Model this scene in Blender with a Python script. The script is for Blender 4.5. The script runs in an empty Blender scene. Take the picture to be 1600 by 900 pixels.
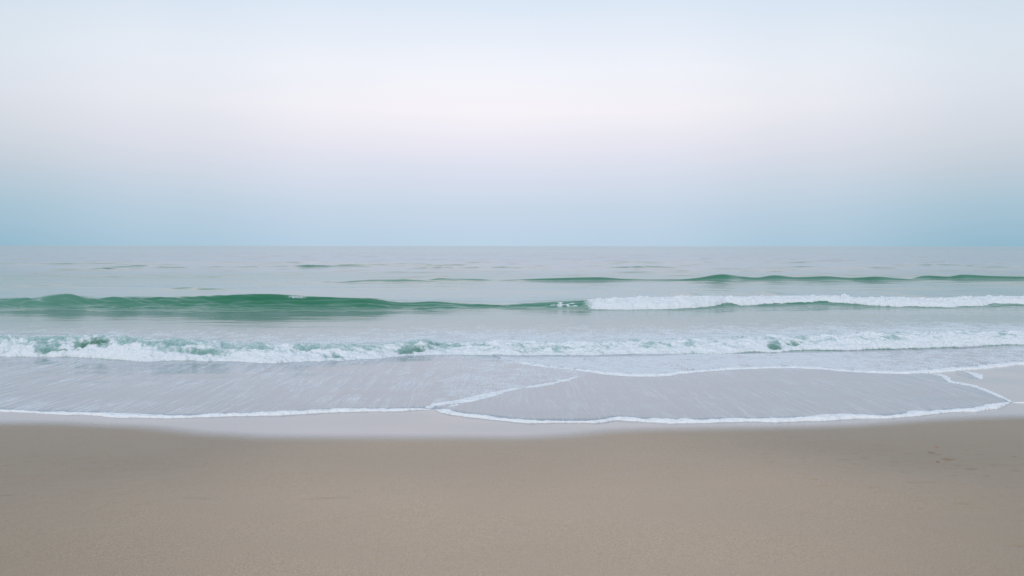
import bpy, math
import numpy as np
from mathutils import Matrix, Vector

S = bpy.context.scene
COL = S.collection
R = math.radians

# ---------------------------------------------------------------- camera
F = 28.0 / 36.0 * 1600.0            # focal length in photo pixels
PITCH, ROLL, CAMH = R(3.02), R(0.05), 1.6
cam_d = bpy.data.cameras.new('camera'); cam_d.lens = 28; cam_d.sensor_width = 36
cam_d.clip_start = 0.05; cam_d.clip_end = 60000
cam = bpy.data.objects.new('camera', cam_d); COL.objects.link(cam)
CM = Matrix.Translation((0, 0, CAMH)) @ Matrix.Rotation(math.pi/2 - PITCH, 4, 'X') @ Matrix.Rotation(ROLL, 4, 'Z')
cam.matrix_world = CM
S.camera = cam

# ---------------------------------------------------------------- world
SUN_EL, SUN_AZ = R(35), R(195)      # low sun behind the camera
w = bpy.data.worlds.new('World'); S.world = w; w.use_nodes = True
nt = w.node_tree; nt.nodes.clear()
def N(nt, t, **k):
    n = nt.nodes.new(t)
    for a, b in k.items(): setattr(n, a, b)
    return n
def math_n(nt, op, a, b=None, c=None, clamp=False):
    n = nt.nodes.new('ShaderNodeMath'); n.operation = op; n.use_clamp = clamp
    for i, v in enumerate((a, b, c)):
        if v is None: continue
        if isinstance(v, (int, float)): n.inputs[i].default_value = v
        else: nt.links.new(v, n.inputs[i])
    return n.outputs[0]
def mix_c(nt, fac, a, b, mode='MIX'):
    n = nt.nodes.new('ShaderNodeMix'); n.data_type = 'RGBA'; n.blend_type = mode
    for i, v in ((0, fac), (6, a), (7, b)):
        if isinstance(v, (int, float)): n.inputs[i].default_value = v
        elif isinstance(v, (tuple, list)): n.inputs[i].default_value = (*v[:3], 1)
        else: nt.links.new(v, n.inputs[i])
    return n.outputs[2]
def ramp(nt, fac, stops, interp='LINEAR'):
    n = nt.nodes.new('ShaderNodeValToRGB'); n.color_ramp.interpolation = interp
    e = n.color_ramp.elements
    while len(e) > 1: e.remove(e[-1])
    for i, (p, c) in enumerate(stops):
        q = e[0] if i == 0 else e.new(p)
        q.position = p; q.color = (*c, 1) if isinstance(c, (tuple, list)) else (c, c, c, 1)
    nt.links.new(fac, n.inputs[0]); return n.outputs[0]
def lin(*c):
    return tuple(((v/255)/12.92 if v/255 <= .04045 else ((v/255+.055)/1.055)**2.4) for v in c)

sky = N(nt, 'ShaderNodeTexSky', sky_type='NISHITA', sun_disc=False)
sky.sun_elevation = SUN_EL; sky.sun_rotation = SUN_AZ
sky.air_density = 1.0; sky.dust_density = 2.0; sky.ozone_density = 1.5
tc = N(nt, 'ShaderNodeTexCoord')
sp = N(nt, 'ShaderNodeSeparateXYZ'); nt.links.new(tc.outputs['Generated'], sp.inputs[0])
# thin high veil: colour by elevation (sine of the elevation angle), pink belt over a blue band
elev = math_n(nt, 'MAXIMUM', sp.outputs[2], 0.0)
mid = ramp(nt, elev, [(0.0, lin(188,211,230)), (0.045, lin(200,216,233)), (0.085, lin(216,223,238)), (0.125, lin(232,232,243)),
                      (0.165, lin(246,243,249)), (0.21, lin(243,245,252)), (0.29, lin(222,234,248)), (0.5, lin(205,222,240)), (1.0, lin(190,212,236))])
side = ramp(nt, elev, [(0.0, lin(148,186,205)), (0.045, lin(168,196,212)), (0.085, lin(193,206,217)), (0.125, lin(211,217,225)),
                      (0.165, lin(219,225,234)), (0.21, lin(219,229,238)), (0.29, lin(206,224,239)), (0.5, lin(198,217,236)), (1.0, lin(190,212,236))])
az = math_n(nt, 'ABSOLUTE', math_n(nt, 'ARCTAN2', math_n(nt, 'SUBTRACT', sp.outputs[0], -0.03), sp.outputs[1]))
azf = ramp(nt, math_n(nt, 'DIVIDE', az, math.pi), [(0.0, 0.0), (0.06, 0.10), (0.12, 0.5), (0.185, 1.0), (0.4, 1.0), (0.7, 0.3), (1.0, 0.0)], 'EASE')
veil = mix_c(nt, azf, mid, side)
# soft unevenness of the veil
nz = N(nt, 'ShaderNodeTexNoise'); nz.inputs['Scale'].default_value = 2.2; nz.inputs['Detail'].default_value = 2
mp = N(nt, 'ShaderNodeMapping'); mp.inputs['Scale'].default_value = (1, 1, 5)
nt.links.new(tc.outputs['Generated'], mp.inputs[0]); nt.links.new(mp.outputs[0], nz.inputs['Vector'])
veil = mix_c(nt, 1.0, veil, ramp(nt, nz.outputs[0], [(0.3, (.985, .99, 1.0)), (0.7, (1.03, 1.015, 1.01))]), 'MULTIPLY')
VS = 0.1
scaled = N(nt, 'ShaderNodeVectorMath', operation='SCALE'); nt.links.new(veil, scaled.inputs[0]); scaled.inputs[3].default_value = 1/VS
cover = ramp(nt, elev, [(0.0, 0.99), (0.35, 0.97), (1.0, 0.6)])
skyc = mix_c(nt, cover, sky.outputs[0], scaled.outputs[0])
bg = N(nt, 'ShaderNodeBackground'); bg.inputs[1].default_value = VS
nt.links.new(skyc, bg.inputs[0])
wo = N(nt, 'ShaderNodeOutputWorld'); nt.links.new(bg.outputs[0], wo.inputs[0])

# ---------------------------------------------------------------- sun, view
sd = bpy.data.lights.new('sun', 'SUN'); sd.energy = 1.2; sd.angle = R(25); sd.color = (1.0, .93, .86)
so = bpy.data.objects.new('sun', sd); COL.objects.link(so)
sdir = Vector((math.sin(SUN_AZ)*math.cos(SUN_EL), math.cos(SUN_AZ)*math.cos(SUN_EL), math.sin(SUN_EL)))
so.rotation_euler = sdir.to_track_quat('Z', 'Y').to_euler()
S.view_settings.view_transform = 'Standard'; S.view_settings.look = 'None'
S.view_settings.exposure = 0; S.view_settings.gamma = 1; S.view_settings.use_curve_mapping = False
S.render.engine = 'CYCLES'

# ---------------------------------------------------------------- numeric helpers
RM = np.array(CM.to_3x3())
def ray(px, py):
    px = np.asarray(px, float); py = np.asarray(py, float)
    d = np.stack([px-800, 450-py, np.full_like(px+py*0, -F)], -1) @ RM.T
    return d
def z0(y):                                           # mean sand / film level: gentle foreshore rising towards the camera
    y = np.asarray(y, float)
    t = np.clip(11.5 - y, 0, None)
    return 0.022*t*t/(t+1.0) * np.clip(1.0 - 0.02*t, 0.4, 1)
def at(px, py):                                      # where a sight line meets the foreshore or sea level
    d = ray(px, py); z = np.zeros(np.shape(d)[:-1])
    for _ in range(25):
        k = (z - CAMH)/d[..., 2]; y = d[..., 1]*k; z = z0(y)
    return d[..., 0]*k, y, z
def z_at(px, py, y):                                 # height of the sight line at distance y
    d = ray(px, py); return CAMH + d[..., 2]/d[..., 1]*y, d[..., 0]/d[..., 1]*y

def _hash(ix, iy, seed):
    h = (ix.astype(np.int64)*374761393 + iy.astype(np.int64)*668265263 + seed*1442695041) & 0xffffffff
    h = ((h ^ (h >> 13))*1274126177) & 0xffffffff
    h = (h ^ (h >> 16))
    return (h & 0xffff).astype(np.float32)/65535.0
def vnoise(x, y, seed=0):
    xi = np.floor(x); yi = np.floor(y); fx = (x-xi).astype(np.float32); fy = (y-yi).astype(np.float32)
    ang = lambda a, b: _hash(a, b, seed)*6.2831853
    def g(a, b, dx, dy):
        t = ang(a, b); return np.cos(t)*dx + np.sin(t)*dy
    u = fx*fx*fx*(fx*(fx*6-15)+10); v = fy*fy*fy*(fy*(fy*6-15)+10)
    n00 = g(xi, yi, fx, fy); n10 = g(xi+1, yi, fx-1, fy); n01 = g(xi, yi+1, fx, fy-1); n11 = g(xi+1, yi+1, fx-1, fy-1)
    return 1.5*((n00*(1-u)+n10*u)*(1-v) + (n01*(1-u)+n11*u)*v)      # about -1..1
def fbm(x, y, oct=4, seed=0, gain=.5):
    s = 0; a = 1; t = 0
    for o in range(oct):
        s = s + a*vnoise(x*2**o+o*17.3, y*2**o+o*9.1, seed+o*7); t += a; a *= gain
    return s/t
def sst(a, b, x):
    t = np.clip((x-a)/(b-a), 0, 1); return t*t*(3-2*t)
def curve(pts):                                      # smooth curve through control points -> f(x)
    p = np.array(sorted(pts)); X = p[:, 0]; Y = p[:, 1]
    d = np.diff(Y)/np.diff(X); m = np.zeros(len(X)); m[0] = 0; m[-1] = 0
    for i in range(1, len(X)-1):
        m[i] = 0 if d[i-1]*d[i] <= 0 else 2*d[i-1]*d[i]/(d[i-1]+d[i])
    def f(x):
        x = np.clip(x, X[0], X[-1]); i = np.clip(np.searchsorted(X, x)-1, 0, len(X)-2)
        h = X[i+1]-X[i]; t = (x-X[i])/h; t2 = t*t; t3 = t2*t
        return (2*t3-3*t2+1)*Y[i]+(t3-2*t2+t)*h*m[i]+(-2*t3+3*t2)*Y[i+1]+(t3-t2)*h*m[i+1]
    return f
def spline(pts, step=.02, closed=False):             # Catmull-Rom through world points
    P = np.array(pts, float); Q = np.vstack([2*P[0]-P[1], P, 2*P[-1]-P[-2]]); out = []
    for i in range(1, len(Q)-2):
        a, b, c, d = Q[i-1], Q[i], Q[i+1], Q[i+2]
        n = max(2, int(np.linalg.norm(c-b)/step)); t = np.linspace(0, 1, n, endpoint=False)[:, None]
        out.append(.5*((2*b)+(-a+c)*t+(2*a-5*b+4*c-d)*t*t+(-a+3*b-3*c+d)*t**3))
    out.append(P[-1:]); return np.vstack(out)
def px_line(pts): 
    p = np.array(pts, float); x, y, z = at(p[:, 0], p[:, 1]); return np.stack([x, y], -1)
def dist_poly(x, y, L):                              # distance from many points to a polyline
    out = np.full(x.shape, 1e9)
    for a, b in zip(L[:-1], L[1:]):
        e = b-a; k = np.clip(((x-a[0])*e[0]+(y-a[1])*e[1])/(e@e+1e-12), 0, 1)
        out = np.minimum(out, (x-a[0]-k*e[0])**2+(y-a[1]-k*e[1])**2)
    return np.sqrt(out)
def inside(x, y, P):
    c = np.zeros(x.shape, bool)
    for a, b in zip(P, np.roll(P, -1, 0)):
        cond = ((a[1] > y) != (b[1] > y))
        if a[1] != b[1]:
            c ^= cond & (x < (b[0]-a[0])*(y-a[1])/(b[1]-a[1])+a[0])
    return c

def grid_mesh(name, X, Y, Z, mat, keep=None, attrs=None, parent=None):
    nr, nc = X.shape
    idx = np.arange(nr*nc).reshape(nr, nc)
    q = np.stack([idx[:-1, :-1], idx[:-1, 1:], idx[1:, 1:], idx[1:, :-1]], -1).reshape(-1, 4)
    if keep is not None: q = q[keep.reshape(-1)]
    used = np.zeros(nr*nc, bool); used[q.reshape(-1)] = True
    new = np.cumsum(used)-1; q = new[q]
    V = np.stack([X.reshape(-1)[used], Y.reshape(-1)[used], Z.reshape(-1)[used]], -1).astype(np.float32)
    me = bpy.data.meshes.new(name)
    me.vertices.add(len(V)); me.vertices.foreach_set('co', V.ravel())
    me.loops.add(q.size); me.loops.foreach_set('vertex_index', q.ravel().astype(np.int32))
    me.polygons.add(len(q)); me.polygons.foreach_set('loop_start', np.arange(0, q.size, 4, dtype=np.int32))
    me.polygons.foreach_set('use_smooth', np.ones(len(q), bool))
    for k, a in (attrs or {}).items():
        at_ = me.attributes.new(k, 'FLOAT', 'POINT'); at_.data.foreach_set('value', a.reshape(-1)[used].astype(np.float32))
    me.update(calc_edges=True); me.materials.append(mat)
    o = bpy.data.objects.new(name, me); COL.objects.link(o)
    if parent: o.parent = parent
    return o
def tag(o, label=None, cat=None, group=None, kind=None):
    for k, v in (('label', label), ('category', cat), ('group', group), ('kind', kind)):
        if v: o[k] = v
    return o

# ---------------------------------------------------------------- materials
def attr(nt, name):
    n = nt.nodes.new('ShaderNodeAttribute'); n.attribute_name = name; return n.outputs['Fac']
def noise(nt, vec, scale, sc3=(1, 1, 1), detail=3, rough=.5, dist=0.0, loc=(0, 0, 0)):
    m = N(nt, 'ShaderNodeMapping'); m.inputs['Scale'].default_value = sc3; m.inputs['Location'].default_value = loc
    nt.links.new(vec, m.inputs[0])
    n = N(nt, 'ShaderNodeTexNoise'); n.inputs['Scale'].default_value = scale; n.inputs['Detail'].default_value = detail
    n.inputs['Roughness'].default_value = rough; n.inputs['Distortion'].default_value = dist
    nt.links.new(m.outputs[0], n.inputs['Vector']); return n.outputs[0]
def new_mat(name):
    m = bpy.data.materials.new(name); m.use_nodes = True; m.node_tree.nodes.clear()
    o = N(m.node_tree, 'ShaderNodeOutputMaterial'); return m, m.node_tree, o
def bsdf(nt, col, rough, ior=1.45, spec=.5, normal=None):
    b = N(nt, 'ShaderNodeBsdfPrincipled')
    for k, v in (('Base Color', col), ('Roughness', rough), ('IOR', ior), ('Specular IOR Level', spec)):
        if isinstance(v, (int, float)): b.inputs[k].default_value = v
        elif isinstance(v, tuple): b.inputs[k].default_value = (*v, 1)
        else: nt.links.new(v, b.inputs[k])
    if normal is not None: nt.links.new(normal, b.inputs['Normal'])
    return b
def bump(nt, h, strength, dist, normal=None):
    b = N(nt, 'ShaderNodeBump'); b.inputs['Strength'].default_value = strength; b.inputs['Distance'].default_value = dist
    nt.links.new(h, b.inputs['Height'])
    if normal is not None: nt.links.new(normal, b.inputs['Normal'])
    return b.outputs[0]

# foam
FOAM_COL = (.80, .84, .87)
def foam_bsdf(nt, vec, lo=(.66, .72, .76), hi=(.86, .89, .92)):
    a = noise(nt, vec, 28, detail=4, rough=.6); b = noise(nt, vec, 7, detail=3)
    nrm = bump(nt, a, .7, .025, bump(nt, b, .6, .07))
    col = mix_c(nt, a, lo, hi)
    f = bsdf(nt, col, .75, 1.33, .25, nrm)
    return f.outputs[0]
M_foam, nt, out = new_mat('sea_foam')
g = N(nt, 'ShaderNodeNewGeometry')
nt.links.new(foam_bsdf(nt, g.outputs['Position'], (.80, .83, .86), (.92, .94, .95)), out.inputs[0])

# sea water with floating foam streaks
M_water, nt, out = new_mat('sea_water')
g = N(nt, 'ShaderNodeNewGeometry'); pos = g.outputs['Position']
shallow = attr(nt, 'shallow'); far = attr(nt, 'far'); aer = attr(nt, 'aerated'); foam = attr(nt, 'foam'); web = attr(nt, 'web'); streak = attr(nt, 'streak'); calm = attr(nt, 'calm')
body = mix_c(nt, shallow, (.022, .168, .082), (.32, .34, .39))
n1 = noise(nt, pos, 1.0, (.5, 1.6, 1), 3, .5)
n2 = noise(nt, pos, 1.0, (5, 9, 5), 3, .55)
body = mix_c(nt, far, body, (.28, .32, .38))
body = mix_c(nt, aer, body, (.27, .45, .43))
wn = bump(nt, math_n(nt, 'MULTIPLY', n2, calm), .25, .008, bump(nt, math_n(nt, 'MULTIPLY', n1, calm), .4, .02))
wat = bsdf(nt, body, ramp(nt, calm, [(0, .15), (.5, .10), (1, .11)]), 1.333, .5, wn)
s1 = noise(nt, pos, 1.0, (5.2, .42, 1), 5, .58, .45)
s2 = noise(nt, pos, 1.0, (9, .65, 1), 5, .6, .5, (3, 7, 0))
brk = noise(nt, pos, 1.0, (1.1, 1.3, 1), 3, .6, 0, (9, 1, 0))
r1 = ramp(nt, math_n(nt, 'ABSOLUTE', math_n(nt, 'SUBTRACT', s1, .5)), [(0, 1), (.014, .6), (.042, 0)])
r2 = ramp(nt, math_n(nt, 'ABSOLUTE', math_n(nt, 'SUBTRACT', s2, .5)), [(0, 1), (.02, .5), (.06, 0)])
lines = math_n(nt, 'MULTIPLY', math_n(nt, 'ADD', math_n(nt, 'MULTIPLY', r1, .62), math_n(nt, 'MULTIPLY', r2, .42)), ramp(nt, brk, [(.36, .15), (.62, 1)]))
fs = math_n(nt, 'MULTIPLY', lines, streak)
w1 = noise(nt, pos, 1.0, (2.6, 1.9, 2), 6, .62, .8, (1, 5, 0))
w2 = noise(nt, pos, 1.0, (6, 3.2, 6), 5, .65, .6, (4, 2, 0))
thr = math_n(nt, 'ADD', math_n(nt, 'MULTIPLY', w1, .55), math_n(nt, 'MULTIPLY', w2, .45))
vor = N(nt, 'ShaderNodeTexVoronoi', feature='DISTANCE_TO_EDGE'); vm = N(nt, 'ShaderNodeMapping'); vm.inputs['Scale'].default_value = (3.2, 1.9, 3)
wv = N(nt, 'ShaderNodeVectorMath', operation='ADD'); nt.links.new(pos, wv.inputs[0])
nn = N(nt, 'ShaderNodeTexNoise'); nn.inputs['Scale'].default_value = 3; nn.inputs['Detail'].default_value = 4; nt.links.new(pos, nn.inputs['Vector'])
nt.links.new(nn.outputs['Color'], wv.inputs[1]); nt.links.new(wv.outputs[0], vm.inputs[0]); nt.links.new(vm.outputs[0], vor.inputs['Vector'])
lace = ramp(nt, vor.outputs[0], [(0, 1), (.10, .35), (.25, 0)])
wmask = math_n(nt, 'SUBTRACT', math_n(nt, 'ADD', math_n(nt, 'MULTIPLY', thr, 1.9), math_n(nt, 'ADD', math_n(nt, 'MULTIPLY', lace, .28), math_n(nt, 'MULTIPLY', web, 1.0))), 1.48)
fw = math_n(nt, 'MULTIPLY', math_n(nt, 'MULTIPLY', wmask, 4.0, clamp=True), ramp(nt, web, [(0, 0), (.25, .75), (1, 1)]))
grain = noise(nt, pos, 26, detail=3)
g1 = noise(nt, pos, 1.0, (26, 12, 16), 5, .65, .4)
tear = math_n(nt, 'MULTIPLY', math_n(nt, 'SUBTRACT', math_n(nt, 'ADD', math_n(nt, 'MULTIPLY', foam, 1.15), math_n(nt, 'MULTIPLY', g1, 1.7)), 1.08), 1.35, clamp=True)
fa = math_n(nt, 'MULTIPLY', tear, ramp(nt, foam, [(0, 0), (.12, .55), (.6, 1)]))
ff = math_n(nt, 'MAXIMUM', math_n(nt, 'MAXIMUM', fa, fs), fw, clamp=True)
mx = N(nt, 'ShaderNodeMixShader'); nt.links.new(ff, mx.inputs[0]); nt.links.new(wat.outputs[0], mx.inputs[1]); nt.links.new(foam_bsdf(nt, pos), mx.inputs[2])
nt.links.new(mx.outputs[0], out.inputs[0])

# sand
M_sand, nt, out = new_mat('beach_sand')
g = N(nt, 'ShaderNodeNewGeometry'); pos = g.outputs['Position']
wet = attr(nt, 'wet'); damp_vignette = attr(nt, 'damp_vignette'); mark = attr(nt, 'mark')
grain = noise(nt, pos, 105, detail=5, rough=.75)
grain2 = noise(nt, pos, 420, detail=2, rough=.6)
patch = noise(nt, pos, .8, (1, 1.6, 1), 3)
dry = mix_c(nt, ramp(nt, grain, [(.36, 0), (.64, 1)]), (.40, .282, .187), (.665, .478, .318))
dry = mix_c(nt, ramp(nt, grain2, [(.62, 0), (.72, 1)]), dry, (.20, .165, .13))
dry = mix_c(nt, ramp(nt, patch, [(.35, 0), (.65, .5)]), dry, (.48, .35, .24))
dry = mix_c(nt, math_n(nt, 'MULTIPLY', mark, .6), dry, (.18, .15, .12))
dc = mix_c(nt, damp_vignette, dry, (.58, .575, .52), 'MULTIPLY')  # tints for real damp and for a vignette darkening painted into both sides
dc = mix_c(nt, wet, dc, (.235, .225, .24))
rough = math_n(nt, 'SUBTRACT', ramp(nt, damp_vignette, [(0, .42), (1, .36)]), math_n(nt, 'MULTIPLY', wet, .25))
notwet = math_n(nt, 'SUBTRACT', 1.0, wet)
h = math_n(nt, 'MULTIPLY', grain, notwet)
sn = bump(nt, h, .8, .006)
sn = bump(nt, math_n(nt, 'MULTIPLY', noise(nt, pos, 4, (1, 2, 1), 3), notwet), .35, .01, sn)
sb = bsdf(nt, dc, rough, 1.45, .6, sn)
nt.links.new(sb.outputs[0], out.inputs[0])
nt.links.new(math_n(nt, 'MULTIPLY', wet, .65), sb.inputs['Coat Weight']); sb.inputs['Coat Roughness'].default_value = .10; sb.inputs['Coat IOR'].default_value = 1.33

# ---------------------------------------------------------------- lines on the foreshore (photo-measured positions, world coordinates)
EDGE_L = [(-60,640),(0,642),(60,645),(130,647.5),(190,651),(240,652.5),(330,651),(420,648),(500,644),(560,642.5),(620,641),(676,640)]
EDGE_R = [(676,640),(700,645),(730,650),(790,657),(850,660),(930,659),(965,655),(1000,657.5),(1080,659),(1170,658),(1240,657),(1300,654),(1330,651),(1370,652),(1400,650),(1450,646),(1500,643),(1540,638.5),(1562,634),(1578,629)]
INNER = [(676,640),(684,635),(700,632),(722,630),(744,626),(770,619),(800,612),(840,606),(875,599),(905,591),(925,586)]
LOOP = [(684,636),(700,637),(716,633),(735,629)]
FRONT = [(768,560),(800,567),(850,575),(900,580),(950,586),(1000,588.5),(1040,587.5),(1080,583),(1130,579),(1200,576.5),(1270,577.5),(1320,581.5),(1380,584),(1420,584.5),(1450,582),(1500,578),(1540,575.5),(1580,570.5),(1605,569),(1660,566)]
RIGHT = [(1448,583.5),(1470,587),(1480,592),(1484,597),(1500,600),(1520,604),(1545,613),(1562,620),(1578,629)]
TONGUE = [(1500,578.5),(1509,581),(1518,584),(1526,588.5),(1531,592)]
TAIL = [(1578,629),(1590,629.5),(1605,629.5),(1660,629)]
def ext(L, n0=None):                                  # carry a line on beyond the frame
    return L
PL = {k: spline(px_line(v)) for k, v in dict(EDGE_L=EDGE_L, EDGE_R=EDGE_R, INNER=INNER, LOOP=LOOP, FRONT=FRONT, RIGHT=RIGHT, TONGUE=TONGUE, TAIL=TAIL).items()}
for k, s in (('EDGE_L', 3), ('EDGE_R', 4), ('FRONT', 5), ('INNER', 6), ('RIGHT', 8)):  # small natural wobble
    L = PL[k]; arc = np.r_[0, np.cumsum(np.linalg.norm(np.diff(L, axis=0), axis=1))]
    fade = sst(0, .3, arc)*sst(0, .3, arc[-1]-arc)
    L[:, 1] += fade*(.035*vnoise(arc*2.2, arc*0+.5, s)+.016*vnoise(arc*7, arc*0+.5, s+20))
# edge of the water as one function of x (the far ends run on along the beach)
allE = np.vstack([PL['EDGE_L'], PL['EDGE_R']])
def edge_y(x):
    o = np.argsort(allE[:, 0]); X = allE[o, 0]; Y = allE[o, 1]
    y = np.interp(x, X, Y)
    y = np.where(x < X[0], Y[0]+.35*np.sin((x-X[0])*.55)*sst(0, 2, X[0]-x), y)
    fy = np.interp(X[-1]+1, [0], [0])
    return np.where(x > X[-1], Y[-1]+.0*x, y)
xr = PL['RIGHT'][-1]; xf = PL['FRONT'][-1]
WET_LINE = px_line([(-60,665),(0,665),(100,665.5),(200,671),(300,681),(400,687),(550,688),(700,689.5),(800,690),(880,685),(950,679),(1050,675.5),(1200,673),(1350,669.5),(1450,661),(1530,657),(1600,655),(1660,654)])
def wet_y(x): return np.interp(x, WET_LINE[:, 0], WET_LINE[:, 1])
# exposed wet sand on the right between the swash lobe and the next front
HOLE = np.vstack([PL['RIGHT'][::-1], PL['FRONT'][PL['FRONT'][:, 0] > PL['RIGHT'][0][0]],
                  [[60, xf[1]+.6], [60, xr[1]-.02]], [[xr[0], xr[1]]]])

# ---------------------------------------------------------------- beach
HALF = 0.70
def fan_t(n, edge=1.12, outer=26):
    inner = np.linspace(-edge, edge, n); g = edge + np.cumsum(np.geomspace(2*edge/n, 1.2, outer))
    return np.r_[-g[::-1], inner, g]
rows = np.r_[-np.geomspace(60, 1.0, 16), np.arange(-.8, 2.2, .15), np.arange(2.2, 8.6, .014), np.arange(8.6, 13, .1), np.arange(13, 41, 1.0)]
t = fan_t(820)
Yg, T = np.meshgrid(rows, t, indexing='ij')
Xg = T*(.9+HALF*np.abs(Yg))
hz = z0(Yg)
ysr = edge_y(Xg)
Zb = hz - sst(0, 6, Yg-11.8)*1.2 - .12*sst(11.25, 11.9, Yg)*sst(14, 9, Xg)
core = (Yg > 1.5) & (Yg < 9)
Zb = Zb + .006*vnoise(Xg*.9, Yg*1.3, 5) + .010*vnoise(Xg*.25, Yg*.4, 6)*sst(0, 1, ysr-Yg)
inl = wet_y(Xg)-Yg
Zb += .0022*fbm(Xg*9, Yg*11, 2, 8)*sst(.2, 1.2, inl) + .004*vnoise(Xg*1.6, Yg*3.0, 9)*sst(.3, 1.5, inl)
Zb += np.clip(-Yg-2, 0, None)**1.3*.03
# tiny pits and ridges toward the right
pit = np.clip(vnoise(Xg*7+3, Yg*12, 31)-.55, 0, 1)*sst(1.0, 2.6, Xg)*sst(6.4, 5.6, Yg)*sst(3.3, 4.2, Yg)
Zb -= pit*.03
old = px_line([(-60,770),(0,773),(60,768),(120,767),(180,774),(230,775),(300,777),(380,781),(430,781),(480,779),(540,777),(580,776)])
old = spline(old)
dm = np.full(Xg.shape, 9.0); sel = (Yg > 3) & (Yg < 7) & (Xg < 1.0)
dm[sel] = dist_poly(Xg[sel], Yg[sel], old)
mark = sst(.016, .004, dm)*np.clip(.25+1.2*vnoise(Xg*2.5, Yg*2, 44), 0, 1)*sst(-.6, -1.2, Xg)
Zb += mark*.002
dw = Yg - wet_y(Xg)
wetm = sst(-.10, .34, dw + .03*vnoise(Xg*1.2, Yg*1.2, 12))
damp_vignette_m = sst(-1.9, -.05, dw + .25*vnoise(Xg*.8, Yg*.8, 13))
damp_vignette_m = np.clip(.5*damp_vignette_m + .85*sst(.6, 3.4, np.abs(Xg-.1)+.5*vnoise(Xg*.35, Yg*.35, 14)), 0, 1)  # waterline damp, plus lens falloff painted as darker sand left and right
beach = grid_mesh('beach', Xg, Yg, Zb, M_sand, None, dict(wet=wetm, damp_vignette=damp_vignette_m, mark=mark))
tag(beach, kind='structure')

# ---------------------------------------------------------------- waves
def wave_from(px_pts, wf):
    p = np.array(px_pts, float)
    xb, yb, _ = at(p[:, 0], p[:, 1]); yc = yb + wf
    z, xc = z_at(p[:, 0], p[:, 2], yc)
    z = np.where(p[:, 2] >= p[:, 1]-.4, 0, z)
    return curve(list(zip(xc, yc))), curve(list(zip(xc, np.maximum(z, 0)))), xc
# (pixel x, foot y, crest y)
WA = [(640,440,440),(740,440,438),(790,440,437),(850,440,435),(935,440,433),(975,440,435.5),(1010,440,436.5),(1060,440.5,436.3),(1090,441,434),(1130,441,428.5),(1160,440,432),(1182,440,433.5),(1210,439.5,430),(1245,439.5,433),(1290,439.5,431.5),(1330,439.5,434),(1370,440,432),(1400,440,434.5),(1440,440,437),(1500,440,440)]
WA2 = [(1415,437,437),(1450,436.5,430.5),(1480,437,432),(1505,437,429),(1550,437.5,431),(1600,438,432),(1660,438,431),(1900,438,434),(2300,438,438)]
WB = [(-900,484,472),(-300,484,468),(0,484,467),(50,484,465),(95,484,461),(150,484.5,465.5),(200,485,464),(250,485,464.5),(300,486,463),(360,487,461),(415,487,459.5),(480,486.5,463.5),(540,486,465),(580,486,466.5),(620,485,472),(645,484,472.5),(675,484,471.5),(700,484,472.5),(740,484,474.5),(780,484,475.8),(830,484,474),(900,484,470),(940,484,467),(1010,484,465),(1060,484,464),(1100,483,463),(1150,481,464),(1200,480,463),(1300,479,462),(1350,481,465),(1400,482,464.5),(1450,482,466),(1520,481,464),(1560,480,463),(1660,480,463),(2500,482,464)]
WC = [(-900,560,528),(-200,560,528),(0,560,529),(60,560,528),(110,560,528),(180,562,526),(200,565,527),(250,567,532),(330,567,535),(400,568,538),(450,569,541),(520,567,541),(580,564,541),(625,560,537),(660,557,533),(685,556,538),(715,557,540),(740,558,537),(780,559,536),(850,559,537),(930,559,538),(1000,558,536),(1070,554,532),(1150,551,530),(1200,549,528),(1260,548,528),(1330,546.5,524),(1400,545,521),(1460,543,520),(1530,540,519),(1600,538,518),(1700,537,518),(2500,545,520)]
WFA, WFB, WFC = .85, .95, .62
yA, aA, xA = wave_from(WA, WFA); yA2, aA2, xA2 = wave_from(WA2, WFA); yB, aB, xB = wave_from(WB, WFB); yC, aC, xC = wave_from(WC, WFC)
def pxx(px, y):                                       # world x of pixel column at distance y
    d = ray(px, 450); return float(d[0]/d[1]*y)

tw = fan_t(1120)
rw = np.r_[np.arange(6.4, 10.2, .022), np.arange(10.2, 13.6, .010), np.arange(13.6, 19.6, .035), np.arange(19.6, 23.2, .020),
           np.arange(23.2, 34.5, .10), np.arange(34.5, 40.5, .06), np.arange(40.5, 80, .22), np.arange(80, 200, .7), np.geomspace(200, 30000, 90)]
Yw, Tw = np.meshgrid(rw, tw, indexing='ij')
Xw = Tw*(.9+HALF*np.abs(Yw))
Yw = np.where(Yw < 7, Yw, Yw)
Z = np.zeros_like(Xw); foamA = np.zeros_like(Xw); webA = np.zeros_like(Xw); strA = np.zeros_like(Xw)
def band(lo, hi):
    i0, i1 = np.searchsorted(rw, lo), np.searchsorted(rw, hi); return slice(i0, i1)
# open sea: low long-crested undulation
b = band(10, 400); X, Y = Xw[b], Yw[b]
grow = sst(12, 30, Y)
lc = fbm(X*.16, Y*.55, 3, 60); rid = np.clip(lc-.05, 0, 1)**1.4
Z[b] += grow*(.020*vnoise(X*.06, Y*.22, 61) + .17*rid*sst(22, 45, Y) + .006*vnoise(X*1.3, Y*5, 64)*sst(60, 20, Y) + .010*vnoise(X*.35, Y*1.1, 62))*(1-.5*sst(90, 250, Y))
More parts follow.
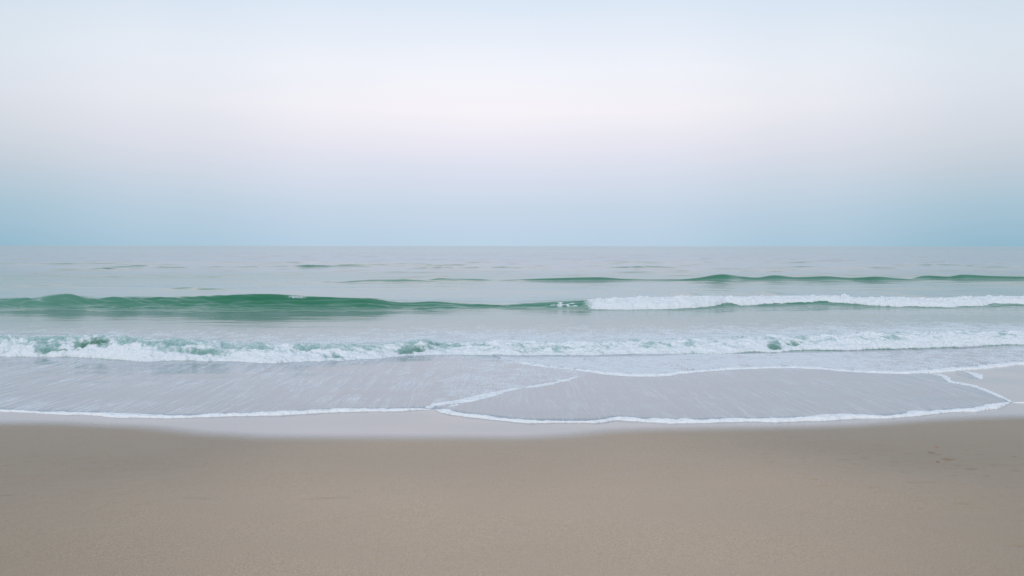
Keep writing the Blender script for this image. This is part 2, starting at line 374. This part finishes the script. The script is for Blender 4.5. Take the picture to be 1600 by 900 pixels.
# single low swells seen beyond the breakers (px, py, half width px, height)
for px, py, hw, hh in [(495,417.5,62,.17),(555,415,50,.10),(690,415.5,42,.13),(730,419,40,.10),(800,419.5,30,.08),(1005,419.5,40,.17),(700,438.5,60,.13),(600,441,70,.09),(1170,420.5,60,.09),
                       (165,421.5,30,.12),(240,418,80,.09),(60,433,90,.08),(300,452.5,45,.07),(60,448,70,.05),(860,421,70,.06),(1450,415,40,.12),(1350,419,60,.09),(1560,418,60,.10),(1250,423,60,.05),(380,411,100,.10),(980,410,90,.10),(120,413,110,.10),(1130,405,100,.12)]:
    cx, cy, _ = at(px, py); cx = float(cx); cy = float(cy); sx = 1.5*hw/F*cy; wl = .02*cy
    bb = band(cy-3*wl, cy+3*wl); X, Y = Xw[bb], Yw[bb]
    u = (Y-cy-.04*cy*vnoise(X/sx*1.5, X*0+.3, int(px)))
    prof = np.where(u < 0, np.exp(-(np.abs(u)/(.0085*cy+.05))**1.3), np.exp(-(u/wl)**2))
    Z[bb] += 1.0*hh*prof*np.exp(-((X-cx)/sx)**2)*(1+.3*vnoise(X/sx*2.5, X*0+.9, int(px)+1))
def swell(yc, am, wf, wb, lo, hi, tail=1.12, seed=0, trough=.0):
    bb = band(lo, hi); X, Y = Xw[bb], Yw[bb]
    u = Y-yc(X)+.05*vnoise(X*.7, X*0+.2, seed); A = am(X)
    k = wf*(.16+.32*sst(.0, .34, A)*(1 if seed != 73 else 1-.35*sst(1.6, 2.6, X)))
    prof = np.where(u < 0, np.exp(-((np.sqrt(u*u+.0016)-.04)/k)**tail), np.exp(-(u/wb)**2))
    Z[bb] = Z[bb]*(1-prof) + A*prof
    Z[bb] -= trough*A*np.exp(-((u+wf*1.3)/(wf*.6))**2)
    return bb, u, A
swell(yA, aA, WFA, 1.3, 34, 41, seed=71); swell(yA2, aA2, WFA, 1.3, 34, 43, seed=72)
bB, uB, AB = swell(yB, aB, WFB, 1.8, 18.5, 27, seed=73, trough=.06)
XB, YB = Xw[bB], Yw[bB]
# little wrinkles running across the green face
wr = sst(pxx(560, 21), pxx(60, 21), XB)*sst(pxx(-300, 21), pxx(0, 21), XB)
Z[bB] += .065*wr*(vnoise(XB*.9, uB*3.5+XB*1.0, 75)+.6*vnoise(XB*1.6, uB*8+XB*2.2, 77))*np.exp(-((uB+.25)/.4)**2)
Z[bB] += (.022*vnoise(XB*1.1, uB*7, 76)+.006*vnoise(XB*4, YB*8, 78))*np.exp(-((uB+.3)/.6)**2)
# whitewater roller on the right of this wave
xs0 = pxx(905, 21)
fmx = sst(xs0-.1, xs0+.45, XB)
botpx = np.array([(900,484),(930,482),(960,484),(1000,484.5),(1020,484),(1060,480),(1100,478.5),(1140,470),(1160,476),(1200,474),(1260,472),(1300,471),(1340,474),(1400,478),(1480,478.5),(1530,477),(1560,473),(1600,475),(1660,475)], float)
topz = AB
wroll = np.interp(XB, [pxx(p, 21) for p in botpx[:, 0]], np.clip((botpx[:, 1]-463)/21*.92, .22, .9))*.92
wroll = wroll + .05*vnoise(XB*3.5, XB*0+.7, 79) + .035*vnoise(XB*9, XB*0+.7, 80)
s = (-uB)/wroll
inr = (s > -.6) & (s < 1)
dome = np.sqrt(np.clip(1-np.clip(s, 0, 1)**2.2, 0, 1))*np.where(s < 0, np.exp(-(s/.45)**2), 1)
lump = .55*vnoise(XB*5, YB*6, 81)+.35*vnoise(XB*11, YB*12, 82)+.22*vnoise(XB*24, YB*24, 83)
base = AB*np.exp(-(np.clip(wroll, .1, 2)/(WFB*.30))**1.35)
rol = base + (AB*.97-base)*dome + lump*.085*dome + .05*vnoise(XB*1.9, XB*0+.1, 84)*dome + .03*vnoise(XB*5.5, XB*0+.1, 88)*dome
Z[bB] = np.where(s < 1, np.maximum(Z[bB], 0*Z[bB]+rol*fmx + Z[bB]*(1-fmx)), Z[bB])
fB = fmx*sst(1.07, 1.0, s)*sst(-.55, -.25, s + .15*vnoise(XB*4, YB*4, 85))
# small broken lip left of the roller
lipx = sst(pxx(835, 21), pxx(880, 21), XB)*sst(pxx(915, 21), pxx(895, 21), XB)
fB = np.maximum(fB, lipx*sst(.05, .25, vnoise(XB*6, uB*7, 86))*sst(.1, -.05, uB)*sst(-.55, -.3, uB)*.8)
lip2 = sst(pxx(455, 21), pxx(470, 21), XB)*sst(pxx(498, 21), pxx(480, 21), XB)*sst(-.16, -.10, uB)*sst(.05, -.02, uB)*.55
lip3 = sst(pxx(740, 21), pxx(800, 21), XB)*sst(pxx(850, 21), pxx(830, 21), XB)*sst(.25, .5, vnoise(XB*5, uB*12, 87))*sst(-.2, -.1, uB)*sst(.1, 0, uB)*.5
foamA[bB] = np.maximum(foamA[bB], np.maximum(fB, np.maximum(lip2, lip3)))
rollerB = fmx > .5

# near breaker
bC = band(9.6, 14.5); X, Y = Xw[bC], Yw[bC]
yc = yC(X); A = aC(X)
wroll = WFC*(1+.14*vnoise(X*1.6, X*0+.4, 90)+.10*vnoise(X*4.5, X*0+.4, 91)+.05*vnoise(X*11, X*0+.4, 92))
uC = Y-yc; s = -uC/wroll
tex = .5*vnoise(X*3.2, Y*4.5, 93)+.40*vnoise(X*7, Y*9, 94)+.28*vnoise(X*15, Y*17, 95)+.18*vnoise(X*32, Y*34, 96)
dome = np.clip(1-np.clip(s, 0, 1)**1.7, 0, 1)**.72*np.where(s < 0, np.exp(-(np.abs(s)/1.35)**1.6), 1)
plume = np.clip(vnoise(X*1.15, X*0+.3, 97), -1, 1)
hC = A*dome*(1+.16*plume+.08*vnoise(X*3.1, X*0+.3, 98)) + tex*.062*np.clip(dome, 0, 1)**.6*sst(-2.0, -.2, s)*(s < 1)
Z[bC] = np.where(s < 1, np.maximum(hC, Z[bC]*0), 0) + Z[bC]*sst(2, 4, -s)
# foam cover: solid at the foot, torn at the crest on the left, with hollows
leftness = sst(pxx(740, 11.6), pxx(640, 11.6), X)
cov = fbm(X*2.6, Y*4.2, 5, 101, .62)
cov2 = fbm(X*1.1, Y*1.6, 3, 108, .5)
str_ = fbm(X*9+uC*6, Y*3.2, 3, 104, .6)
bias = .50 - leftness*.52*sst(.62, .10, s) - .35*sst(.1, -.8, s) + .45*sst(.55, .95, s)
holes = np.zeros_like(X)
for px, wd, ss, sw, st in [(162,18,.42,.18,.9),(135,40,.55,.16,.8),(120,26,.75,.10,.8),(218,14,.2,.2,.6),(655,20,.62,.22,.85),(640,18,.75,.2,.8),(540,16,.75,.15,.7),(345,26,.65,.18,.75),(1228,16,.72,.26,1.1),(1265,16,.62,.22,1.0),(1110,30,.9,.10,.5),(100,26,.75,.12,.7),
                       (60,30,.1,.14,.5),(75,18,.32,.15,.5),(270,30,.18,.16,.6),(300,40,.28,.14,.5),(420,30,.35,.14,.5),(500,26,.3,.15,.6),(20,40,.0,.12,.4),(700,40,.05,.2,.7),(740,30,.15,.2,.6)]:
    holes = np.maximum(holes, st*np.exp(-((X-pxx(px, 11.7))/(wd/F*11.7))**2-((s-ss)/sw)**2))
val = bias + cov*1.3 + cov2*.4 + str_*.75 - holes*1.05
fC = (.36+.64*sst(-.25, .75, val))*(1-.75*np.clip(holes, 0, 1)*sst(.5, -.1, val))*sst(1.03, .95, s)*sst(-1.6, -.5, s)
s_c = s
Z[bC] -= np.clip(holes, 0, 1)*.035*(s < 1)*(s > 0)
Z[bC] += .012*sst(.2, .6, fC)*(s < .96)*(s > -.6)
foamA[bC] = np.maximum(foamA[bC], fC)

# foreshore film: follows the sand, ends just inside the sand along its edge
b = band(6, 11.5); X, Y = Xw[b], Yw[b]
film = np.full(X.shape, .010)
E = np.vstack([[[-60, edge_y(np.array(-60.))]], PL['EDGE_L'], PL['EDGE_R'][1:]])
ey = edge_y(X)
near = (np.abs(Y-ey) < .6)
d = np.full(X.shape, 9.0); xs = np.abs(X) < 12; m = near & xs; 
dec = lambda L: L[::4]
d[m] = dist_poly(X[m], Y[m], np.vstack([dec(PL['EDGE_L']), dec(PL['EDGE_R'])]))
m2 = near & ~xs; d[m2] = np.abs(Y-ey)[m2]
sg = np.where(Y > ey, d, -d)
hole_in = np.zeros(X.shape, bool); cand = (X > PL['RIGHT'][0][0]-.2) & (Y < 11.2)
hole_in[cand] = inside(X[cand], Y[cand], HOLE[::3])
tg = PL['TONGUE']; tp = np.vstack([tg, px_line([(1512, 590.5), (1494, 584), (1490, 578)])])
tin = np.zeros(X.shape, bool); tin[cand] = inside(X[cand], Y[cand], tp)
hole_in &= ~tin
dh = np.full(X.shape, 9.0)
ring = np.vstack([dec(PL['RIGHT'])[::-1], dec(PL['FRONT'][PL['FRONT'][:, 0] > PL['RIGHT'][0][0]]), [[60, xf[1]+.6]]])
dh[cand] = np.minimum(dist_poly(X[cand], Y[cand], ring), dist_poly(X[cand], Y[cand], tp))
sg = np.minimum(sg, np.where(hole_in, -dh, dh))
film = np.clip(sg*.12, -.022, .012)
# overlapping fronts: the sheets behind FRONT and INNER ride a little higher
fr = PL['FRONT']; fyx = np.interp(X, fr[:, 0], fr[:, 1], left=30, right=xf[1])
film += .018*sst(-.01, .10, Y-fyx)*sst(.02, .22, sg)
film += .010*sst(.25, 1.2, Y-9.6)*sst(.02, .22, sg)
rip = .0025*vnoise(X*.8, Y*1.6, 120)+.0012*vnoise(X*2.5, Y*4, 121)
film += rip*sst(0, .4, sg)
fadeC = (s_ := None)
uC2 = Y-yC(X)
zf = z0(Y)+film
Z[b] = np.where(Z[b] > zf, Z[b], zf)
sgn_full = np.full(Xw.shape, 9.0); sgn_full[b] = sg

# foam carried on the surface
web = np.zeros_like(Xw)
Yc_all = yC(Xw); Yb_all = yB(Xw)
uc = Xw*0 + Yw - Yc_all
zone = sst(0, .7, uc)*sst(Yb_all-2.2, Yc_all+1.2, Yw)               # behind the near breaker
rgt = sst(pxx(200, 14), pxx(900, 14), Xw)
web = np.maximum(web, zone*(.56+.12*rgt))
behC = np.exp(-((uc-.25)/.55)**2)*.55*(uc > -.3)
web = np.maximum(web, behC)
fr_all = np.interp(Xw, fr[:, 0], fr[:, 1], left=30, right=xf[1])
zf1 = sst(-.02, .05, Yw-fr_all)*sst(.0, -.3, uc+WFC)                  # between the new front and the near breaker
rgt2 = sst(pxx(1500, 11), pxx(1250, 11), Xw)
web = np.maximum(web, zf1*(.54+.18*rgt2))
web = np.maximum(web, zf1*sst(.35, .0, Yw-fr_all)*(.82))
# inner film lobes
inn = PL['INNER']; iy = np.interp(Xw, inn[:, 0], inn[:, 1], left=-9, right=-9)
low = (Yw < 11.6) & (Yw < fr_all) & (uc < -WFC)
lobe = low & ((Yw > iy) & (Xw > pxx(560, 8.5)) & (Xw < inn[-1][0]-.02))
web = np.maximum(web, lobe*.50*sst(pxx(560, 9), pxx(760, 9), Xw))
strA = np.where(low, .85, 0.0)
strA = np.where(low & (Xw > inn[0][0]) & (Yw < iy+.02), .48, strA)
strA = np.where(low & (Xw > inn[-1][0]), .50, strA)
strA *= sst(0, .25, -uc-WFC+.12)
strA = np.where(zf1 > .5, .35, strA)
# the thin rim just inside each edge
web = np.clip(web, 0, 1)
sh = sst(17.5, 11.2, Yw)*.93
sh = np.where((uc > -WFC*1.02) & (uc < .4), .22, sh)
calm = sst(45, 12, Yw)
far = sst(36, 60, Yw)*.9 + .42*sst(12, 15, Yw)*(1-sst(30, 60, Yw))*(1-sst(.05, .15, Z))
aer = np.zeros_like(Xw)
slope = np.gradient(Z, axis=0)/np.maximum(np.gradient(Yw, axis=0), 1e-4)
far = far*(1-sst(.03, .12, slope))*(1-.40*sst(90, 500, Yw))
aer[bC] = .92*sst(-1.1, -.7, uC/WFC)*sst(1.5, 1.0, uC/WFC+.3)*(1-.85*np.clip(holes*1.2, 0, 1)*((np.abs(Xw[bC]-pxx(655, 11.7)) < .25) | (np.abs(Xw[bC]-pxx(160, 11.7)) < .25))-.6*np.clip(holes, 0, 1)*(np.abs(Xw[bC]-pxx(655, 11.7)) >= .25)*(s_c > .3))
aer[bB] = .16*sst(pxx(420, 21), pxx(40, 21), XB)*np.exp(-((uB+.2)/.8)**2) + .14*sst(pxx(560, 21), pxx(700, 21), XB)*np.exp(-((uB+.2)/.8)**2)
aer[bB] = np.clip(aer[bB] + (.10*vnoise(XB*.55, XB*0+.6, 130)+.06*vnoise(XB*1.7, uB*3, 131)+.05)*(Z[bB] > .05), 0, 1)
aer[band(34, 43)] = .12*(Z[band(34, 43)] > .08)
attrs = dict(aerated=np.clip(aer, 0, 1), far=far, foam=foamA, web=web, streak=strA, shallow=sh, calm=calm)

# ---- split the surface: water sheet, waves, their whitewater
def fc(a): return (a[:-1, :-1]+a[1:, 1:])/2
Xf, Yf = fc(Xw), fc(Yw)
sgf = np.maximum(np.maximum(sgn_full[:-1, :-1], sgn_full[1:, 1:]), np.maximum(sgn_full[1:, :-1], sgn_full[:-1, 1:]))
keep = (sgf > -.16)
ub = Yf-yB(Xf); ua = Yf-yA(Xf); ua2 = Yf-yA2(Xf); ucf = Yf-yC(Xf)
mC = (ucf > -WFC*1.25) & (ucf < .55)
mB = (ub > -1.3) & (ub < 1.6)
mA = (ua > -1.0) & (ua < 1.4) & (aA(Xf) > .03) & (Xf > xA[0]) & (Xf < xA[-1])
mA2 = (ua2 > -1.0) & (ua2 < 1.4) & (aA2(Xf) > .03) & (Xf > xA2[0]) & (Xf < xA2[-1]) & ~mA
fmf = fc(foamA)
fcz = (ucf > -WFC*1.2) & (ucf < .15) & mC & (fmf > .45)
fbz = mB & (fmf > .5)
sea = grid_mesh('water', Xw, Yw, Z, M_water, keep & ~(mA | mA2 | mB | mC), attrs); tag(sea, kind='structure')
def wave_obj(name, m, label, cat='wave', group='waves rolling in to the beach'):
    o = grid_mesh(name, Xw, Yw, Z, M_water, keep & m, attrs); tag(o, label, cat, group); return o
wave_obj('swell', mA, 'low far swell with small green humps, beyond the white breaking wave')
wave_obj('swell', mA2, 'short dark green swell at the right edge, farthest wave from the beach')
def breaker(m_face, m_foam, label, yc):
    e = bpy.data.objects.new('breaking_wave', None); COL.objects.link(e); e.location = (0, yc, 0)
    tag(e, label, 'wave', 'waves rolling in to the beach')
    for nm, mm in (('wave_face', m_face), ('foam', m_foam)):
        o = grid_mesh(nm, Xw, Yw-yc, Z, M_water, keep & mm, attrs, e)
    return e
oB = breaker(mB & ~fbz, mB & fbz, 'smooth green wave on the left breaking into white foam along its right half', 21.0)
oC = breaker(mC & ~fcz, mC & fcz, 'foaming broken wave nearest the sand, white along its whole length', 11.7)

import random
def spray(parent, yc, spots, n, seed):
    rnd = random.Random(seed); vs = []; fs = []
    oct_v = [(1,0,0),(-1,0,0),(0,1,0),(0,-1,0),(0,0,1),(0,0,-1)]
    oct_f = [(0,2,4),(2,1,4),(1,3,4),(3,0,4),(2,0,5),(1,2,5),(3,1,5),(0,3,5)]
    for _ in range(n):
        cx, cy, cz, sx, sz = rnd.choice(spots)
        x = cx+rnd.gauss(0, sx); y = cy+rnd.gauss(0, .05); z = cz+abs(rnd.gauss(0, sz)); q = rnd.uniform(.002, .006)*(1+.5*(cy > 15))
        b0 = len(vs)
        for v in oct_v: vs.append((x+v[0]*q*rnd.uniform(.8, 1.8), y-yc+v[1]*q, z+v[2]*q))
        fs += [tuple(b0+k for k in f) for f in oct_f]
    me = bpy.data.meshes.new('spray'); me.from_pydata(vs, [], fs); me.materials.append(M_foam)
    o = bpy.data.objects.new('spray', me); COL.objects.link(o); o.parent = parent; o['kind'] = 'stuff'
def crest_spots(yc, am, pxs, dist, sx, sz):
    out = []
    for p in pxs:
        x = pxx(p, dist); out.append((x, float(yc(np.array([x]))[0])-.05, float(am(np.array([x]))[0])*.96, sx, sz))
    return out
spray(oB, 21.0, crest_spots(yB, aB, list(range(925, 1600, 14)), 21, .12, .035), 520, 3)
spray(oC, 11.7, crest_spots(yC, aC, [20,60,110,185,195,205,215,260,300,420,560,650,665,725,745,765,800,860,930,1000,1180,1210,1290,1380,1470,1560], 11.7, .16, .022), 650, 4)

# ---------------------------------------------------------------- foam rims along the swash edges
def rim(key, label, width, height, seed, shift=0.0, vary=.75, taper=(.25, .25)):
    L = PL[key]; seg = np.linalg.norm(np.diff(L, axis=0), axis=1); arc = np.r_[0, np.cumsum(seg)]
    n = max(20, int(arc[-1]/.010)); a = np.linspace(0, arc[-1], n)
    P = np.stack([np.interp(a, arc, L[:, 0]), np.interp(a, arc, L[:, 1])], -1)
    Tn = np.gradient(P, axis=0); k = 9; ker = np.ones(k)/k
    Tn = np.stack([np.convolve(np.pad(Tn[:, i], k//2, 'edge'), ker, 'valid') for i in (0, 1)], -1)
    Tn /= np.linalg.norm(Tn, axis=1)[:, None]; Nn = np.stack([-Tn[:, 1], Tn[:, 0]], -1)
    wv = width*(1+vary*vnoise(a*1.1, a*0+.3, seed)+.45*vary*vnoise(a*4, a*0+.3, seed+1)+.25*vary*vnoise(a*13, a*0+.3, seed+5))
    wv = np.clip(wv, width*.25, None)*np.clip(sst(0, taper[0], a)*.85+.15, 0, 1)*np.clip(sst(0, taper[1], a[-1]-a)*.85+.15, 0, 1)
    m = 15; v = np.linspace(-1, 1, m)
    VV, WW = np.meshgrid(v, wv); AA = np.repeat(a[:, None], m, 1)
    back = np.clip(vnoise(AA*2.6, AA*0+.6, seed+11)+.8*vnoise(AA*8, AA*0+.6, seed+12), 0, 1)*width*.9
    off = shift + VV*WW*.5 + np.clip(VV, 0, 1)*back + .006*vnoise(AA*9, AA*0+.1, seed+9)
    X = P[:, :1]+Nn[:, :1]*off; Y = P[:, 1:]+Nn[:, 1:]*off
    hh = .78*height*(WW/width)**.6*(np.sqrt(np.clip(1-VV**2, 0, 1)))
    hh *= 1+.30*vnoise(X*9, Y*9, seed+2)+.20*vnoise(X*28, Y*28, seed+3)
    cap = np.sqrt(np.clip(np.minimum(AA, arc[-1]-AA)/.05, 0, 1))
    Zr = z0(Y)+hh*cap+np.where(np.abs(VV) > .99, -.012, 0.004)-(1-cap)*.014
    o = grid_mesh('foam_line', X[:, ::-1], Y[:, ::-1], Zr[:, ::-1], M_foam); tag(o, label, 'foam', 'foam lines along the swash'); return o
rim('EDGE_L', 'white foam edge of the left swash, bordering wet sand to the left of the junction', .085, .020, 201, taper=(.05, .2))
rim('EDGE_R', 'white foam edge of the middle and right swash lobe, lowest on the sand', .092, .022, 211, taper=(.2, .3))
rim('INNER', 'diagonal white foam line rising from the junction toward the breaking wave', .17, .020, 221, shift=.03, taper=(.2, .8))
rim('LOOP', 'short curl of foam beside the junction of the two swash edges', .10, .012, 231, vary=.3)
rim('FRONT', 'long wavy foam front just below the nearest breaking wave', .14, .026, 241, shift=.03, vary=.4, taper=(.6, .05))
rim('RIGHT', 'thin slanting foam line on the right bordering bare wet sand', .065, .012, 251, vary=.3)
rim('TONGUE', 'small hooked foam tongue reaching over wet sand at the right', .075, .011, 261, vary=0)
rim('TAIL', 'short foam line running off the right edge from the swash corner', .06, .010, 271, vary=.3)

# ---------------------------------------------------------------- scraps on the sand
def solid_mat(name, c1, c2, rough=.6):
    m, nt, out = new_mat(name); g = N(nt, 'ShaderNodeNewGeometry')
    n = noise(nt, g.outputs['Position'], 90, detail=3)
    b = bsdf(nt, mix_c(nt, n, c1, c2), rough, 1.45, .4, bump(nt, n, .4, .003)); nt.links.new(b.outputs[0], out.inputs[0]); return m
M_red = solid_mat('reddish_shell', (.30, .13, .08), (.48, .26, .18)); M_dark = solid_mat('dark_scrap', (.15, .115, .08), (.24, .19, .14)); M_pale = solid_mat('pale_shell', (.45, .41, .35), (.62, .58, .52))
def scrap(name, px, py, ln, wd, ht, rot, mat, label, cat, seed, group=None):
    x, y, z = [float(v) for v in at(px, py)]
    nu, nv = 22, 13; u = np.linspace(0, 2*np.pi, nu); v = np.linspace(0, 1, nv)
    U, V = np.meshgrid(u, v)
    rr = np.sin(V*np.pi*.5)*(1+.22*np.sin(U*2+seed)+.13*np.sin(U*5+seed*2.1)+.10*np.sin(U*3-seed))
    lx = rr*np.cos(U)*ln/2; ly = rr*np.sin(U)*wd/2 + .18*ln*(lx/ln*2)**2
    hz = ht*np.cos(V*np.pi*.5)**.7*(1+.3*np.sin(U*4+seed)*V) - V**6*.006
    c, s_ = math.cos(rot), math.sin(rot)
    X = lx*c-ly*s_; Y = lx*s_+ly*c
    o = grid_mesh(name, X[::-1], Y[::-1], hz[::-1], mat); o.location = (x, y, z-.001); tag(o, label, cat, group); return o
scrap('shell_fragment', 1463, 699.5, .04, .05, .006, .3, M_red, 'reddish shell fragment on the sand at right, highest of its cluster', 'shell', 1)
scrap('seaweed_scrap', 1456.5, 707.5, .042, .028, .005, -.5, M_dark, 'dark slanted scrap just below the reddish shell fragment', 'scrap', 2)
scrap('seaweed_scrap', 1465.5, 721.5, .022, .02, .004, .1, M_dark, 'small dark scrap lowest in the cluster below the reddish shell', 'scrap', 3)
scrap('seaweed_scrap', 1585, 715, .050, .028, .008, -.2, M_dark, 'dark thin scrap on the sand close to the right edge', 'scrap', 4)
scrap('seaweed_scrap', 1573, 721.5, .030, .018, .003, .1, M_dark, 'faint tiny scrap just left below the thin one near right edge', 'scrap', 5)
scrap('seaweed_scrap', 1566, 705.5, .030, .018, .003, .1, M_dark, 'faint tiny scrap just left above the thin one near right edge', 'scrap', 6)
scrap('shell_fragment', 1452, 685, .034, .05, .005, .0, M_pale, 'pale shell chip above the reddish shell fragment', 'shell', 7)
#scrap('seaweed_scrap', 670, 746, .018, .022, .005, .0, M_dark, 'single tiny dark speck on bare sand left of centre', 'scrap', 8)
